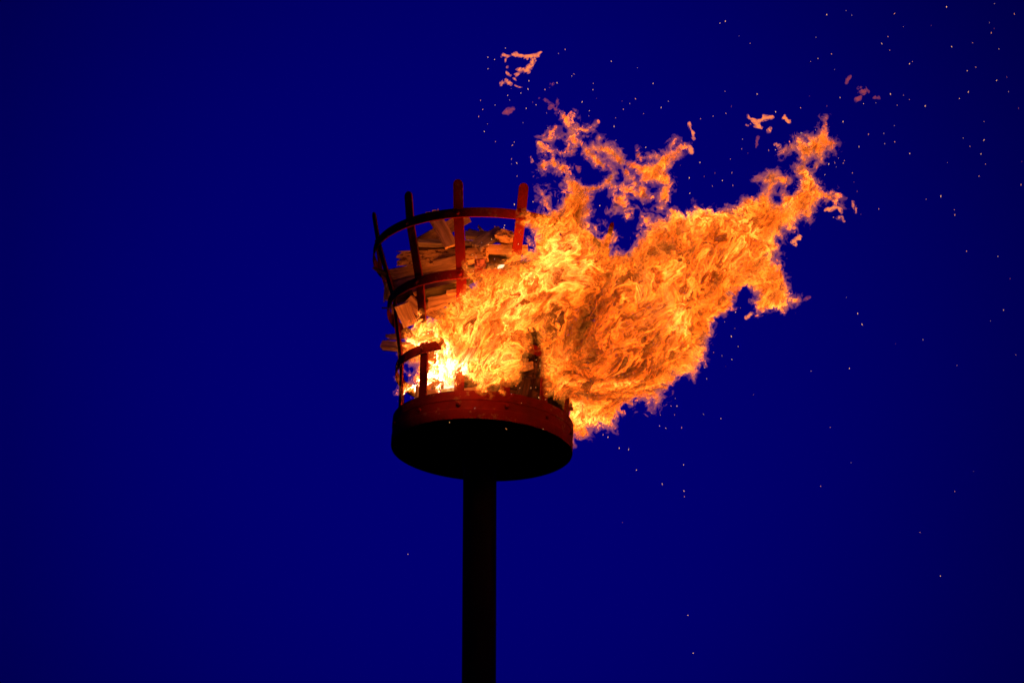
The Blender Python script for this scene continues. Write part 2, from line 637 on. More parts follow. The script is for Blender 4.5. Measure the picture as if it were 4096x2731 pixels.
def seg_dist(X, Y, pts, closed=True):
    """distance from each (X, Y) to a polyline"""
    best = np.full(X.shape, 1e9, np.float32)
    n = len(pts)
    for i in range(n if closed else n - 1):
        x0, y0 = pts[i][:2]
        x1, y1 = pts[(i + 1) % n][:2]
        dx, dy = x1 - x0, y1 - y0
        L2 = dx * dx + dy * dy + 1e-9
        t = np.clip(((X - x0) * dx + (Y - y0) * dy) / L2, 0, 1)
        best = np.minimum(best, (X - x0 - t * dx) ** 2 + (Y - y0 - t * dy) ** 2)
    return np.sqrt(best)


def inside(X, Y, pts):
    c = np.zeros(X.shape, bool)
    n = len(pts)
    for i in range(n):
        x0, y0 = pts[i][:2]
        x1, y1 = pts[(i + 1) % n][:2]
        if y0 == y1:
            continue
        cond = ((y0 > Y) != (y1 > Y)) & (X < (x1 - x0) * (Y - y0) / (y1 - y0) + x0)
        c ^= cond
    return c


def poly_sdf(X, Y, pts):
    d = seg_dist(X, Y, pts)
    return np.where(inside(X, Y, pts), d, -d).astype(np.float32)


def stroke_sdf(X, Y, pts):
    """union of tapered capsules, pts (x, y, r); positive inside"""
    best = np.full(X.shape, -1e9, np.float32)
    if len(pts) == 1:
        pts = [pts[0], (pts[0][0] + .5, pts[0][1] + .5, pts[0][2])]
    for (x0, y0, r0), (x1, y1, r1) in zip(pts, pts[1:]):
        dx, dy = x1 - x0, y1 - y0
        t = np.clip(((X - x0) * dx + (Y - y0) * dy) / (dx * dx + dy * dy + 1e-9), 0, 1)
        d = np.sqrt((X - x0 - t * dx) ** 2 + (Y - y0 - t * dy) ** 2)
        best = np.maximum(best, r0 + (r1 - r0) * t - d)
    return best


def gauss_field(shape, lo, hi, power, rng, stretch=(1, 1, 1)):
    """smooth random field with wavelengths between lo and hi cells, unit variance"""
    wn = rng.standard_normal(shape).astype(np.float32)
    F = np.fft.rfftn(wn)
    kx = np.fft.fftfreq(shape[0]).astype(np.float32)[:, None, None] * stretch[0]
    ky = np.fft.fftfreq(shape[1]).astype(np.float32)[None, :, None] * stretch[1]
    kz = np.fft.rfftfreq(shape[2]).astype(np.float32)[None, None, :] * stretch[2]
    k = np.sqrt(kx * kx + ky * ky + kz * kz) + 1e-6
    amp = k ** (-power) * np.exp(-(k * lo) ** 2) * (1 - np.exp(-(k * hi) ** 2))
    f = np.fft.irfftn(F * amp, s=shape).astype(np.float32)
    return f / f.std()


def gather(f, ix, iy, iz):
    """trilinear, periodic"""
    sh = f.shape
    x0 = np.floor(ix).astype(np.int32); y0 = np.floor(iy).astype(np.int32); z0 = np.floor(iz).astype(np.int32)
    fx = (ix - x0).astype(np.float32); fy = (iy - y0).astype(np.float32); fz = (iz - z0).astype(np.float32)
    x0 %= sh[0]; y0 %= sh[1]; z0 %= sh[2]
    x1 = (x0 + 1) % sh[0]; y1 = (y0 + 1) % sh[1]; z1 = (z0 + 1) % sh[2]
    r = f.ravel()
    s0, s1 = sh[1] * sh[2], sh[2]
    def g(a, b, c):
        return r[a * s0 + b * s1 + c]
    a = g(x0, y0, z0) * (1 - fx) + g(x1, y0, z0) * fx
    b = g(x0, y1, z0) * (1 - fx) + g(x1, y1, z0) * fx
    c = g(x0, y0, z1) * (1 - fx) + g(x1, y0, z1) * fx
    d = g(x0, y1, z1) * (1 - fx) + g(x1, y1, z1) * fx
    return (a * (1 - fy) + b * fy) * (1 - fz) + (c * (1 - fy) + d * fy) * fz


def surface_nets(G):
    """dual surface of G = 0 (G > 0 inside): vertices in cell units and quads"""
    ins = G > 0
    nx, ny, nz = G.shape
    cnt = np.zeros((nx - 1, ny - 1, nz - 1), np.uint8)
    for a in (0, 1):
        for b in (0, 1):
            for c in (0, 1):
                cnt += ins[a:nx - 1 + a, b:ny - 1 + b, c:nz - 1 + c]
    act = (cnt > 0) & (cnt < 8)
    ci = np.argwhere(act)
    idx = np.full(act.shape, -1, np.int32)
    idx[act] = np.arange(len(ci), dtype=np.int32)
    acc = np.zeros((len(ci), 3), np.float32)
    num = np.zeros(len(ci), np.float32)
    corners = [(a, b, c) for a in (0, 1) for b in (0, 1) for c in (0, 1)]
    val = {k: G[ci[:, 0] + k[0], ci[:, 1] + k[1], ci[:, 2] + k[2]] for k in corners}
    for k in corners:
        for ax in range(3):
            if k[ax] == 0:
                k2 = tuple(1 if i == ax else k[i] for i in range(3))
                g0, g1 = val[k], val[k2]
                cr = (g0 > 0) != (g1 > 0)
                t = np.where(cr, g0 / np.where(cr, g0 - g1, 1), 0)
                p = np.empty((len(ci), 3), np.float32)
                for i in range(3):
                    p[:, i] = k[i]
                p[:, ax] = t
                acc[cr] += p[cr]
                num[cr] += 1
    verts = ci + acc / num[:, None]
    quads = []
    for ax in range(3):
        sl0 = [slice(None)] * 3; sl1 = [slice(None)] * 3
        sl0[ax] = slice(0, -1); sl1[ax] = slice(1, None)
        cross = ins[tuple(sl0)] != ins[tuple(sl1)]
        e = np.argwhere(cross)
        o1, o2 = [(1, 2), (2, 0), (0, 1)][ax]
        ok = (e[:, o1] > 0) & (e[:, o2] > 0) & (e[:, o1] < G.shape[o1] - 1) & (e[:, o2] < G.shape[o2] - 1)
        e = e[ok]
        flip = ins[e[:, 0], e[:, 1], e[:, 2]]
        def cell(d1, d2):
            q = e.copy()
            q[:, o1] -= d1
            q[:, o2] -= d2
            return idx[q[:, 0], q[:, 1], q[:, 2]]
        a, b, c, d = cell(1, 1), cell(0, 1), cell(0, 0), cell(1, 0)
        q = np.stack([a, b, c, d], 1)
        q[flip] = q[flip][:, ::-1]
        quads.append(q)
    return verts, np.concatenate(quads)


def big_mesh(name, verts, quads, mat):
    me = bpy.data.meshes.new(name)
    me.vertices.add(len(verts))
    me.vertices.foreach_set('co', verts.astype(np.float32).ravel())
    me.loops.add(len(quads) * 4)
    me.loops.foreach_set('vertex_index', quads.astype(np.int32).ravel())
    me.polygons.add(len(quads))
    me.polygons.foreach_set('loop_start', np.arange(0, len(quads) * 4, 4, dtype=np.int32))
    me.polygons.foreach_set('use_smooth', np.ones(len(quads), bool))
    me.update(calc_edges=True)
    me.materials.append(mat)
    o = bpy.data.objects.new(name, me)
    COL.objects.link(o)
    return o


BODY = (zz('2', [(305, 800), (318, 742), (322, 620), (330, 560), (345, 500), (330, 440), (350, 380), (352, 330), (385, 260), (420, 205), (455, 190), (462, 135), (490, 128), (505, 150),
                 (500, 210), (530, 225), (548, 190), (600, 170), (640, 110), (700, 80), (740, 50), (790, 20)])
        + zz('1', [(1040, 1290), (1100, 1240), (1085, 1195), (1160, 1190), (1170, 1150), (1065, 1140), (1105, 1095), (1080, 1030), (1095, 975), (1120, 1030), (1180, 1070), (1290, 1060), (1350, 1020),
                   (1400, 1045), (1510, 1010), (1510, 950), (1560, 920), (1500, 880), (1500, 850), (1560, 860), (1640, 860), (1700, 880), (1780, 830), (1820, 830), (1760, 760), (1745, 710), (1790, 770),
                   (1830, 790), (1850, 700), (1800, 620), (1770, 580), (1700, 555), (1700, 520), (1740, 510), (1690, 480), (1760, 450), (1820, 490), (1900, 470)])
        + zz('3', [(624, 1480), (575, 1470), (590, 1380), (560, 1290), (630, 1290), (650, 1340), (690, 1320), (690, 1380), (660, 1420), (690, 1440), (680, 1470), (740, 1450), (780, 1400), (800, 1320), (840, 1290),
                   (900, 1260), (960, 1250), (1040, 1290), (1060, 1360), (1040, 1430)])
        + zz('5', [(1220, 100), (1190, 230), (1250, 300), (1290, 240), (1350, 240), (1270, 290), (1280, 390), (1300, 400), (1330, 370), (1440, 310), (1490, 340), (1470, 400), (1420, 470), (1430, 540), (1480, 510),
                   (1540, 550), (1620, 530), (1700, 420), (1690, 370), (1760, 380), (1720, 290), (1780, 280), (1740, 160), (1850, 170), (1830, 230), (1900, 220), (1900, 180), (1980, 200), (2020, 130)])
        + zz('4', [(120, 790), (190, 800), (240, 840), (300, 790), (310, 745), (370, 780), (430, 770), (450, 800), (520, 770), (600, 770), (640, 700), (690, 690), (700, 720), (760, 690), (800, 660), (810, 610),
                   (740, 600), (730, 570), (790, 560), (820, 520), (870, 530), (920, 550), (960, 560), (980, 620), (940, 640), (900, 610), (870, 640), (850, 700), (870, 740), (910, 750), (920, 670), (960, 690),
                   (1030, 650), (1050, 590), (1000, 500), (1040, 480), (1030, 400), (960, 390), (900, 440), (880, 410), (920, 370), (1000, 330), (990, 290), (1050, 285), (1100, 320), (1080, 280), (1160, 280),
                   (1200, 220), (1220, 160), (1240, 150), (1245, 240), (1240, 280), (1290, 310), (1305, 340), (1280, 380), (1240, 370), (1200, 480), (1150, 520), (1130, 490), (1170, 460), (1140, 430), (1110, 450),
                   (1110, 510), (1150, 570), (1180, 620), (1230, 670), (1310, 680), (1350, 710), (1300, 730), (1330, 770), (1250, 750), (1190, 740), (1150, 800), (1130, 860), (1110, 890), (1060, 850), (1020, 910),
                   (1000, 940), (940, 950), (930, 1020), (900, 990), (880, 1000), (900, 1050), (890, 1090), (870, 1130), (890, 1200), (905, 1150), (940, 1240), (970, 1330), (980, 1400), (1050, 1400), (1040, 1440),
                   (970, 1450), (940, 1540), (900, 1510), (850, 1490), (800, 1510), (750, 1530), (730, 1490), (700, 1440), (740, 1400), (740, 1370), (660, 1350), (620, 1370), (590, 1400), (580, 1470), (590, 1520),
                   (560, 1490), (530, 1520), (490, 1530), (460, 1560)])
        + zz('6', [(1740, 200), (1700, 250), (1710, 330), (1680, 400), (1650, 490), (1640, 560), (1620, 630), (1640, 690), (1580, 650), (1550, 740), (1500, 840), (1470, 770), (1400, 770), (1330, 830), (1270, 880),
                   (1240, 950), (1190, 970), (1150, 1040), (1110, 1115), (1070, 1070), (1050, 1150), (1020, 1165), (1000, 1070), (970, 1050), (880, 1080), (870, 1130), (790, 1090), (750, 1140), (790, 1200),
                   (720, 1190), (700, 1240), (670, 1280), (680, 1345), (610, 1330), (560, 1320), (520, 1300), (490, 1380), (460, 1340), (410, 1360), (390, 1470), (330, 1460), (270, 1440), (225, 1500), (150, 1380), (150, 1250)])
        + zz('2', [(1650, 930), (1600, 850), (1560, 830), (1500, 820), (1480, 760), (1500, 700), (1470, 640), (1440, 520), (1470, 440), (1430, 400), (1400, 290), (1370, 300), (1390, 330), (1360, 400), (1400, 420),
                   (1340, 490), (1380, 530), (1320, 560), (1370, 600), (1310, 620), (1280, 690), (1200, 710), (1130, 720), (1160, 790), (1110, 790), (1080, 740), (1040, 760), (1040, 800), (980, 790), (940, 730),
                   (880, 690), (840, 640), (780, 650), (775, 740), (660, 750), (650, 800), (610, 790), (560, 780), (500, 740), (440, 830), (400, 770), (350, 790)]))
HOLES = [zz('D', [(765, 250), (850, 290), (890, 470), (930, 640), (900, 800), (870, 960), (900, 1130), (560, 1120), (640, 950), (690, 860), (720, 640), (800, 480)]),
         zz('2', [(328, 640), (345, 620), (400, 655), (440, 690), (360, 718), (320, 700)]),
         zz('5', [(1240, 300), (1260, 290), (1262, 400), (1245, 390)]),
         zz('2', [(345, 560), (440, 560), (455, 640), (380, 620)])]
STROKES = [zz('3', s) for s in [
    [(610, 1090, 12), (690, 1060, 28), (760, 1090, 32), (860, 1100, 20), (880, 1070, 8)],
    [(760, 1090, 26), (830, 1150, 26), (830, 1220, 32), (900, 1290, 50)],
    [(700, 1040, 20), (690, 960, 20), (620, 920, 22), (590, 870, 17), (640, 850, 18), (700, 820, 17), (680, 790, 13), (730, 740, 6)],
    [(700, 820, 14), (770, 830, 12), (785, 800, 6)],
    [(740, 960, 12), (800, 980, 20), (870, 950, 23), (900, 880, 32), (880, 800, 28), (930, 750, 22), (980, 760, 14), (1040, 740, 16), (1090, 710, 6)],
    [(880, 780, 20), (850, 710, 15), (790, 630, 13), (755, 600, 6)],
    [(850, 700, 10), (880, 640, 13), (885, 615, 5)], [(990, 760, 12), (1000, 810, 8), (970, 820, 5)],
    [(930, 860, 10), (1000, 960, 32), (1080, 1030, 34), (1150, 1080, 22), (1160, 1110, 8)],
    [(1060, 930, 22), (1180, 940, 34), (1240, 980, 36), (1310, 1040, 27), (1330, 1060, 17)],
    [(1115, 910, 9), (1120, 840, 7)], [(1280, 1000, 15), (1300, 960, 6)],
    [(1330, 1060, 17), (1440, 1090, 20), (1540, 1130, 48), (1620, 1150, 54), (1690, 1060, 42), (1740, 1000, 36), (1830, 950, 24), (1880, 900, 7)],
    [(1640, 1000, 25), (1560, 1000, 17), (1520, 1010, 8)], [(1760, 980, 20), (1760, 900, 12), (1780, 870, 6)], [(1500, 1070, 12), (1490, 1040, 10), (1460, 960, 6)],
    [(1540, 1130, 38), (1500, 1220, 22), (1480, 1270, 10)],
    [(1640, 1180, 42), (1700, 1200, 40), (1740, 1250, 20), (1700, 1300, 26), (1700, 1380, 24), (1700, 1430, 10), (1650, 1460, 7)],
    [(1200, 1080, 18), (1240, 1150, 20), (1200, 1230, 26), (1260, 1290, 20), (1230, 1340, 16), (1320, 1400, 32), (1350, 1440, 10)],
    [(1240, 1260, 14), (1300, 1280, 18), (1400, 1310, 26), (1500, 1330, 22), (1555, 1350, 7)], [(1320, 1100, 12), (1400, 1200, 20), (1480, 1280, 20), (1540, 1340, 9)],
    [(1180, 1220, 18), (1100, 1280, 22), (1000, 1300, 36), (940, 1330, 50)], [(1320, 1410, 20), (1260, 1450, 12), (1190, 1500, 6)], [(1340, 1440, 9), (1370, 1520, 18), (1395, 1480, 6)]]]


def smooth01(v, a, b):
    t = np.clip((v - a) / (b - a), 0, 1)
    return t * t * (3 - 2 * t)


def flame_depth(px, py):
    """how far in front of the beacon's axis the flame sheet's middle stands (metres), by photo position"""
    d = np.full(np.shape(px), .58, np.float32)
    # inside the basket at the windward foot of the fire, out in front of the bars further along
    d = d - .48 * (1 - smooth01(px, 1725, 1835)) * smooth01(py, 1050, 1150)
    # behind the bars at the lee foot, and the plume swinging back in depth
    d = d + .30 * smooth01(py, 1200, 1240) * (1 - smooth01(py, 1325, 1395)) * (1 - smooth01(px, 1725, 1835))
    d = d - .70 * smooth01(py, 1480, 1640) * smooth01(px, 2180, 2300)
    d = d - .30 * smooth01(px, 2300, 3100)
    d = d - .12 * smooth01(1000 - py, 0, 500)
    return d


FIELDS = {}


def noise_fields():
    """shared periodic turbulence, made once"""
    if not FIELDS:
        rng = np.random.default_rng(21)
        sh = (256, 256, 160)
        FIELDS['w'] = [gauss_field(sh, 8, 40, 1.5, rng) for _ in range(2)]
        FIELDS['n'] = gauss_field(sh, 2.6, 22, 1.9, rng)
        FIELDS['m'] = gauss_field(sh, 5.0, 40, 1.5, rng)
    return FIELDS


def build_flame(polys, holes, strokes, half, shells, rounding, depth=None, vox=VOX, pad=60, shift=0):
    """traced outline(s) given depth and roughened by turbulence -> one closed surface per shell (inset, roughness, spikiness, roll)"""
    allp = [p for q in list(polys) + list(strokes) for p in q]
    x0 = min(p[0] - (p[2] if len(p) > 2 else 0) for p in allp) - pad
    x1 = max(p[0] + (p[2] if len(p) > 2 else 0) for p in allp) + pad
    y0 = min(p[1] - (p[2] if len(p) > 2 else 0) for p in allp) - pad
    y1 = max(p[1] + (p[2] if len(p) > 2 else 0) for p in allp) + pad
    st = vox * 1000
    xs = np.arange(x0, x1, st, dtype=np.float32)
    ys = np.arange(y0, y1, st, dtype=np.float32)
    X, Y = np.meshgrid(xs, ys, indexing='ij')
    d2 = np.full(X.shape, -1e9, np.float32)
    for q in polys:
        d2 = np.maximum(d2, poly_sdf(X, Y, q))
    for q in holes:
        d2 = np.minimum(d2, -poly_sdf(X, Y, q))
    d2 *= .001
    nz = int(2 * half / vox) + 2
    zs = (np.arange(nz) - (nz - 1) / 2).astype(np.float32) * vox
    fl = noise_fields()
    res = []
    prev = None
    for inset, amp, spike, roll, wide in shells:
        ds = d2
        for q in strokes:
            ds = np.maximum(ds, .001 * stroke_sdf(X, Y, [(a, b, r * wide) for a, b, r in q]))
        G = ds[:, :, None] - (zs * zs / (2 * rounding) + inset)[None, None, :]
        sel = np.nonzero((G > -amp * 2.6) & (G < amp * 3.4))
        ix, iy, iz = (q.astype(np.float32) * (vox / .0042) + roll + shift for q in sel)
        wx = gather(fl['w'][0], ix, iy, iz) * 7.0
        wy = gather(fl['w'][1], ix, iy, iz) * 7.0
        al = .35 * (.4 * ix - .92 * iy)          # tongues drawn out along the draught
        n1 = gather(fl['n'], ix + wx - .4 * al, iy + wy + .92 * al, iz + .6 * wx)
        n2 = gather(fl['m'], ix * .8 + wy, iy * .8 - wx, iz * .8)
        nv = (1 - spike) * n1 + spike * (1.15 - 1.6 * np.abs(n1)) + .55 * n2
        G[sel] += nv * amp
        G[0] = G[-1] = -1
        G[:, 0] = G[:, -1] = -1
        G[:, :, 0] = G[:, :, -1] = -1
        if prev is not None:
            G = np.minimum(G, prev - .0012)
        prev = G
        v, q = surface_nets(G)
        px = x0 + v[:, 0] * st
        py = y0 + v[:, 1] * st
        dd = (v[:, 2] - (nz - 1) / 2) * vox + (flame_depth(px, py) if depth is None else depth)
        if half > .1:     # the sheet's middle itself wanders
            dd = dd + .03 * gather(fl['w'][0], px / 22, py / 22, np.zeros_like(px))
        k = .001 * (DIST - dd) / DIST
        A, Rr, U, Fw = (np.array(t, np.float64) for t in (AIM, RGT, UPV, FWD))
        W = A + Rr * ((px - 2048) * k)[:, None] - U * ((py - 1365.5) * k)[:, None] - Fw * dd[:, None]
        res.append((W, q))
    return res


def add_skin(t, strength, col=(1, .22, .025)):
    tr = t.n('ShaderNodeBsdfTransparent')
    e2 = t.n('ShaderNodeEmission')
    e2.inputs[0].default_value = (*col, 1)
    e2.inputs[1].default_value = strength
    a2 = t.n('ShaderNodeAddShader')
    t.link(tr.outputs[0], a2.inputs[0])
    t.link(e2.outputs[0], a2.inputs[1])
    return a2.outputs[0]


def gas(t, dens, col, lum):
    """glowing, sooty gas: absorbs and gives off light in proportion to how much of it there is"""
    em = t.n('ShaderNodeEmission')
    t.put(em.inputs[0], col if isinstance(col, bpy.types.NodeSocket) else (*col, 1))
    if isinstance(dens, float):
        em.inputs[1].default_value = dens * lum
    else:
        t.link(t.math('MULTIPLY', dens, lum), em.inputs[1])
    ab = t.n('ShaderNodeVolumeAbsorption')
    ab.inputs['Color'].default_value = (0, 0, 0, 1)
    t.put(ab.inputs['Density'], dens)
    add = t.n('ShaderNodeAddShader')
    t.link(em.outputs[0], add.inputs[0])
    t.link(ab.outputs[0], add.inputs[1])
    return add.outputs[0]


def mat_fringe(name, dens, lum, col, lacy=False):
    m, t = new_mat(name)
    if lacy:
        rel = t.vmath('SUBTRACT', t.n('ShaderNodeNewGeometry').outputs['Position'], tuple(AIM))
        nz = t.noise(rel, 32.0, 2.0, .55, 1.2)
        r = t.math('SUBTRACT', 1.0, t.math('MULTIPLY', t.math('ABSOLUTE', t.math('SUBTRACT', nz, .5)), 8.0), clamp=True)
        dens = t.math('MULTIPLY_ADD', t.math('POWER', r, 1.6), dens * 2.6, dens * .22)
        m.cycles.volume_step_rate = .35
    finish(m, t, add_skin(t, .015), gas(t, dens, col, lum))
    m.cycles.emission_sampling = 'NONE'
    return m


def mat_flame(name, step, gain=1.0):
    m, t = new_mat(name)
    pos = t.n('ShaderNodeNewGeometry').outputs['Position']
    rel = t.vmath('SUBTRACT', pos, tuple(AIM))
    # gas drawn out along the wind (up and to the right)
    mp = t.n('ShaderNodeMapping')
    t.link(rel, mp.inputs[0])
    mp.vector_type = 'TEXTURE'
    mp.inputs['Rotation'].default_value = (0, math.radians(-52), 0)
    mp.inputs['Scale'].default_value = (1.55, 1, 1)
    half3 = (.5, .5, .5)
    w1 = t.vmath('SCALE', t.vmath('SUBTRACT', t.noise(mp.outputs[0], 5.2, 1.0, .5, out=1), half3), scale=.15)
    v1 = t.vmath('ADD', mp.outputs[0], w1)
    w2 = t.vmath('SCALE', t.vmath('SUBTRACT', t.noise(v1, 20.0, 1.0, .5, out=1), half3), scale=.05)
    v = t.vmath('ADD', v1, w2)
    nz = t.noise(v, 14.5, 4.0, .58)
    u = t.math('MULTIPLY', t.math('SUBTRACT', nz, .505), 8.2)
    # each tongue has a crisp burning edge and fades inwards
    edge = t.maprange(u, -.03, .07, 0.0, 1.0, True)
    fade = t.math('SUBTRACT', 1.0, u, clamp=True)
    ridge = t.math('MULTIPLY', edge, t.math('POWER', fade, 1.2))
    sheet = t.math('MULTIPLY', edge, t.math('POWER', fade, 2.6))

    # heat: fierce where the wood burns at the windward foot, fading down the plume
    def near(px, py, d, r0, r1, a):
        dist = t.vmath('DISTANCE', pos, tuple(P(px, py, d)), out=1)
        return t.maprange(dist, r1, r0, 0.0, a, True)
    heat = None
    for args in HEAT:
        h = near(*args)
        heat = h if heat is None else t.math('ADD', heat, h)
    big = t.noise(v1, 7.0, 2, .5)
    hot = t.math('ADD', heat, t.math('MULTIPLY_ADD', big, 2.3, -1.2))
    temp = t.math('ADD', t.math('MULTIPLY_ADD', sheet, .74, .10), t.math('MULTIPLY', hot, t.math('MULTIPLY_ADD', sheet, .64, .16)))
    temp = t.math('MAXIMUM', temp, .05)
    dens = t.math('MULTIPLY_ADD', ridge, 105.0, 15.0)
    col = t.ramp(t.math('MULTIPLY', temp, .5), [(0.0, (1, .05, .001)), (.12, (1, .08, .002)), (.3, (1, .14, .006)), (.6, (1, .205, .036)), (1.0, (1, .55, .26))])
    lum = t.math('MULTIPLY', t.math('POWER', temp, 2.1), 9.5 * gain)
    finish(m, t, add_skin(t, .02), gas(t, dens, col, lum))
    m.cycles.volume_step_rate = step
    m.cycles.emission_sampling = 'NONE'
    return m


# (photo x, photo y, depth, inner radius, outer radius, heat added)
HEAT = [(1765, 1450, .50, .03, .2, 1.7), (1655, 1555, .20, .02, .15, 1.8), (1715, 1510, .28, .03, .2, 1.9), (1640, 1400, .2, .02, .14, .8), (1990, 1450, .70, .03, .2, .18), (2275, 1050, .68, .04, .22, .62), (1930, 1330, .68, .04, .24, .55),
        (2110, 1200, .74, .03, .2, .32), (2340, 1690, .0, .02, .2, .5), (1660, 1330, .45, .03, .16, .6), (2450, 1400, .68, .05, .26, -.44), (2420, 1230, .74, .05, .2, -.3), (2330, 1560, .2, .05, .2, -.35),
        (2850, 930, .5, .05, .26, .38), (2650, 1180, .6, .05, .22, .15)]
FLAME = mat_flame("flame_body_gas", .036)
FRINGE = mat_fringe("flame_fringe_gas", 5.5, 1.3, (1, .20, .012))
fire = bpy.data.objects.new("wind_blown_fire", None)
COL.objects.link(fire)
fire.location = P(1900, 1480, .2)
tag(fire, "large orange fire blown sideways out of the basket by the wind", "fire")
shells = build_flame([BODY], HOLES, STROKES, .31, [(.012, .025, .6, 0, 1.8), (.005, .021, .55, 31, 1.35)], .13)
# the thin outer veil lies round the body: its inside is cut out
shells[0] = (np.concatenate([shells[0][0], shells[1][0]]), np.concatenate([shells[0][1], shells[1][1][:, ::-1] + len(shells[0][0])]))
for nm, (Wv, Wq), mt in zip(("flame_fringe", "flame_body"), shells, (FRINGE, FLAME)):
    o = big_mesh(nm, Wv - np.array(fire.location), Wq, mt)
    o.parent = fire

# point lamps added inside the fire to brighten the wood and basket
for nm, at, pw in (("fire_fill_light", (1975, 1170, .40), 5.0), ("fire_fill_light", (1850, 1220, .38), 2.6), ("fire_fill_light", (2150, 980, .42), 3.0)):
    ld = bpy.data.lights.new(nm, 'POINT')
    ld.energy = pw
    ld.color = (1, .21, .022)
    ld.shadow_soft_size = .07
    lo = bpy.data.objects.new(nm, ld)
    COL.objects.link(lo)
    lo.parent = fire
    lo.location = P(*at) - fire.location

# scraps of flame torn off the top of the fire
WISPM = mat_fringe("torn_flame_gas", 22.0, 2.0, (1, .22, .02), True)
DIMM = mat_fringe("dying_flame_gas", 11.0, .7, (1, .14, .04), True)
WISPS = [
    ('3', WISPM, [[(240, 90, 14), (290, 100, 17), (370, 85, 13), (480, 105, 17), (550, 95, 15), (590, 65, 6)], [(540, 110, 15), (500, 170, 17), (470, 220, 27), (400, 240, 25), (360, 290, 13)],
                  [(280, 110, 11), (275, 160, 9), (290, 200, 7)], [(280, 250, 9), (320, 270, 9), (370, 260, 13)]], "looped scrap of flame floating highest above the basket"),
    ('3', WISPM, [[(270, 310, 11), (300, 330, 17), (320, 365, 9)], [(262, 325, 9), (240, 340, 12), (240, 370, 6)]], "small forked flame scrap just under the looped scrap"),
    ('3', WISPM, [[(365, 362, 10), (390, 372, 11), (412, 382, 6)]], "little slanted flame scrap beside the forked scrap"),
    ('3', DIMM, [[(255, 612, 13), (300, 588, 28), (342, 575, 16)]], "dim reddish flame scrap fading above the top hoop"),
    ('3', DIMM, [[(590, 490, 10), (650, 500, 10), (690, 550, 17), (660, 572, 13)], [(690, 545, 12), (725, 580, 12), (742, 520, 11), (735, 475, 6)]], "dim twisted flame scrap above the fire's crown"),
    ('3', WISPM, [[(500, 1008, 10), (515, 1042, 10)]], "tiny flame scrap beside the fire's crown"),
    ('3', WISPM, [[(520, 1182, 14), (535, 1160, 9), (562, 1128, 5)]], "flame drop with a thin tail beside an upright's tip"),
    ('3', WISPM, [[(1925, 700, 6), (1925, 730, 9), (1950, 790, 9), (1960, 850, 6)]], "thin wavy thread of flame standing alone"),
    ('3', WISPM, [[(1920, 905, 9), (1940, 952, 13)]], "short flame blob under the thin wavy thread"),
    ('3', DIMM, [[(900, 1080, 12), (930, 1110, 22), (930, 1152, 11)]], "dim red scrap caught in the fire's crown"),
    ('3', DIMM, [[(690, 355, 14), (702, 352, 10)]], "faint round scrap right of the looped scrap"),
    ('4', WISPM, [[(678, 128, 12), (700, 170, 16), (740, 202, 20), (772, 226, 10)], [(735, 190, 12), (800, 165, 14), (850, 150, 10)], [(700, 200, 12), (685, 212, 8)]], "three armed flame scrap above the plume"),
    ('4', WISPM, [[(920, 172, 7), (940, 152, 9), (962, 185, 6)]], "hooked flame scrap beside the three armed scrap"),
    ('4', DIMM, [[(752, 298, 10), (742, 340, 8), (738, 362, 5)]], "small drooping scrap under the three armed scrap"),
    ('4', WISPM, [[(830, 254, 10), (846, 234, 8)]], "small upright scrap between two flame scraps"),
    ('4', WISPM, [[(880, 352, 10), (892, 350, 9)]], "round flame scrap near the plume's arm"),
    ('4', WISPM, [[(1220, 802, 11), (1270, 790, 18), (1312, 780, 18), (1330, 822, 9)]], "ragged flame scrap hanging off the plume's tip"),
    ('4', WISPM, [[(1412, 755, 12), (1430, 790, 15), (1440, 822, 7)]], "lone flame scrap furthest downwind of the plume's tip"),
    ('4', WISPM, [[(1318, 856, 12), (1340, 845, 7), (1355, 882, 6)]], "tiny forked scrap below the plume's tip"),
    ('4', WISPM, [[(980, 1030, 7), (1010, 1020, 13), (1040, 995, 9)], [(1015, 1025, 10), (1020, 1047, 7)]], "bow shaped flame scrap in the notch of the plume"),
    ('4', WISPM, [[(668, 1556, 7), (710, 1522, 9), (728, 1500, 7)]], "thin scrap trailing under the plume's lower corner"),
    ('4', DIMM, [[(1080, 1422, 9), (1112, 1410, 6)]], "faint scrap off the plume's lower corner"),
    ('8', DIMM, [[(1128, 628, 16), (1145, 640, 22), (1158, 645, 12)]], "dim round scrap far up in the sparks"),
    ('8', DIMM, [[(1090, 690, 12), (1108, 682, 15)], [(1105, 665, 8), (1100, 600, 6)]], "dim red scrap with a thin tail in the sparks"),
    ('8', DIMM, [[(1218, 682, 10), (1240, 682, 12)]], "dim oval scrap beside the round scrap in the sparks"),
    ('8', DIMM, [[(1022, 578, 6), (1030, 552, 7), (1046, 536, 6)]], "faint red streak of flame above the dim scraps"),
]
for i, (zt, mt, st, lab) in enumerate(WISPS):
    q = [zz(zt, a) for a in st]
    q = [[(x, y, r * 1.15) for x, y, r in a] for a in q]
    dpt = float(RNG.uniform(-.1, .4))
    (Wv, Wq), = build_flame([], [], q, .045, [(.0020, .0062, .5, 40 + 17 * i, 1.25)], .012, depth=dpt, vox=.0028, pad=16, shift=13 * i)
    if not len(Wq):
        continue
    c = Wv.mean(0)
    o = big_mesh("flame_wisp", Wv - c, Wq, mt)
    o.location = c
    tag(o, lab, "flame", "scraps of flame torn from the fire")

# ------------------------------------------------------------------ sparks
def mat_spark(name, col, strength):
    m, t = new_mat(name)
    g = t.n('ShaderNodeTexCoord').outputs['Object']
    v = t.maprange(t.noise(g, 120, 2, .5), .3, .7, .6, 1.2)
    e = t.n('ShaderNodeEmission')
    e.inputs[0].default_value = (*col, 1)
    t.link(t.math('MULTIPLY', v, strength), e.inputs[1])
    finish(m, t, e.outputs[0])
    m.cycles.emission_sampling = 'NONE'
    return m


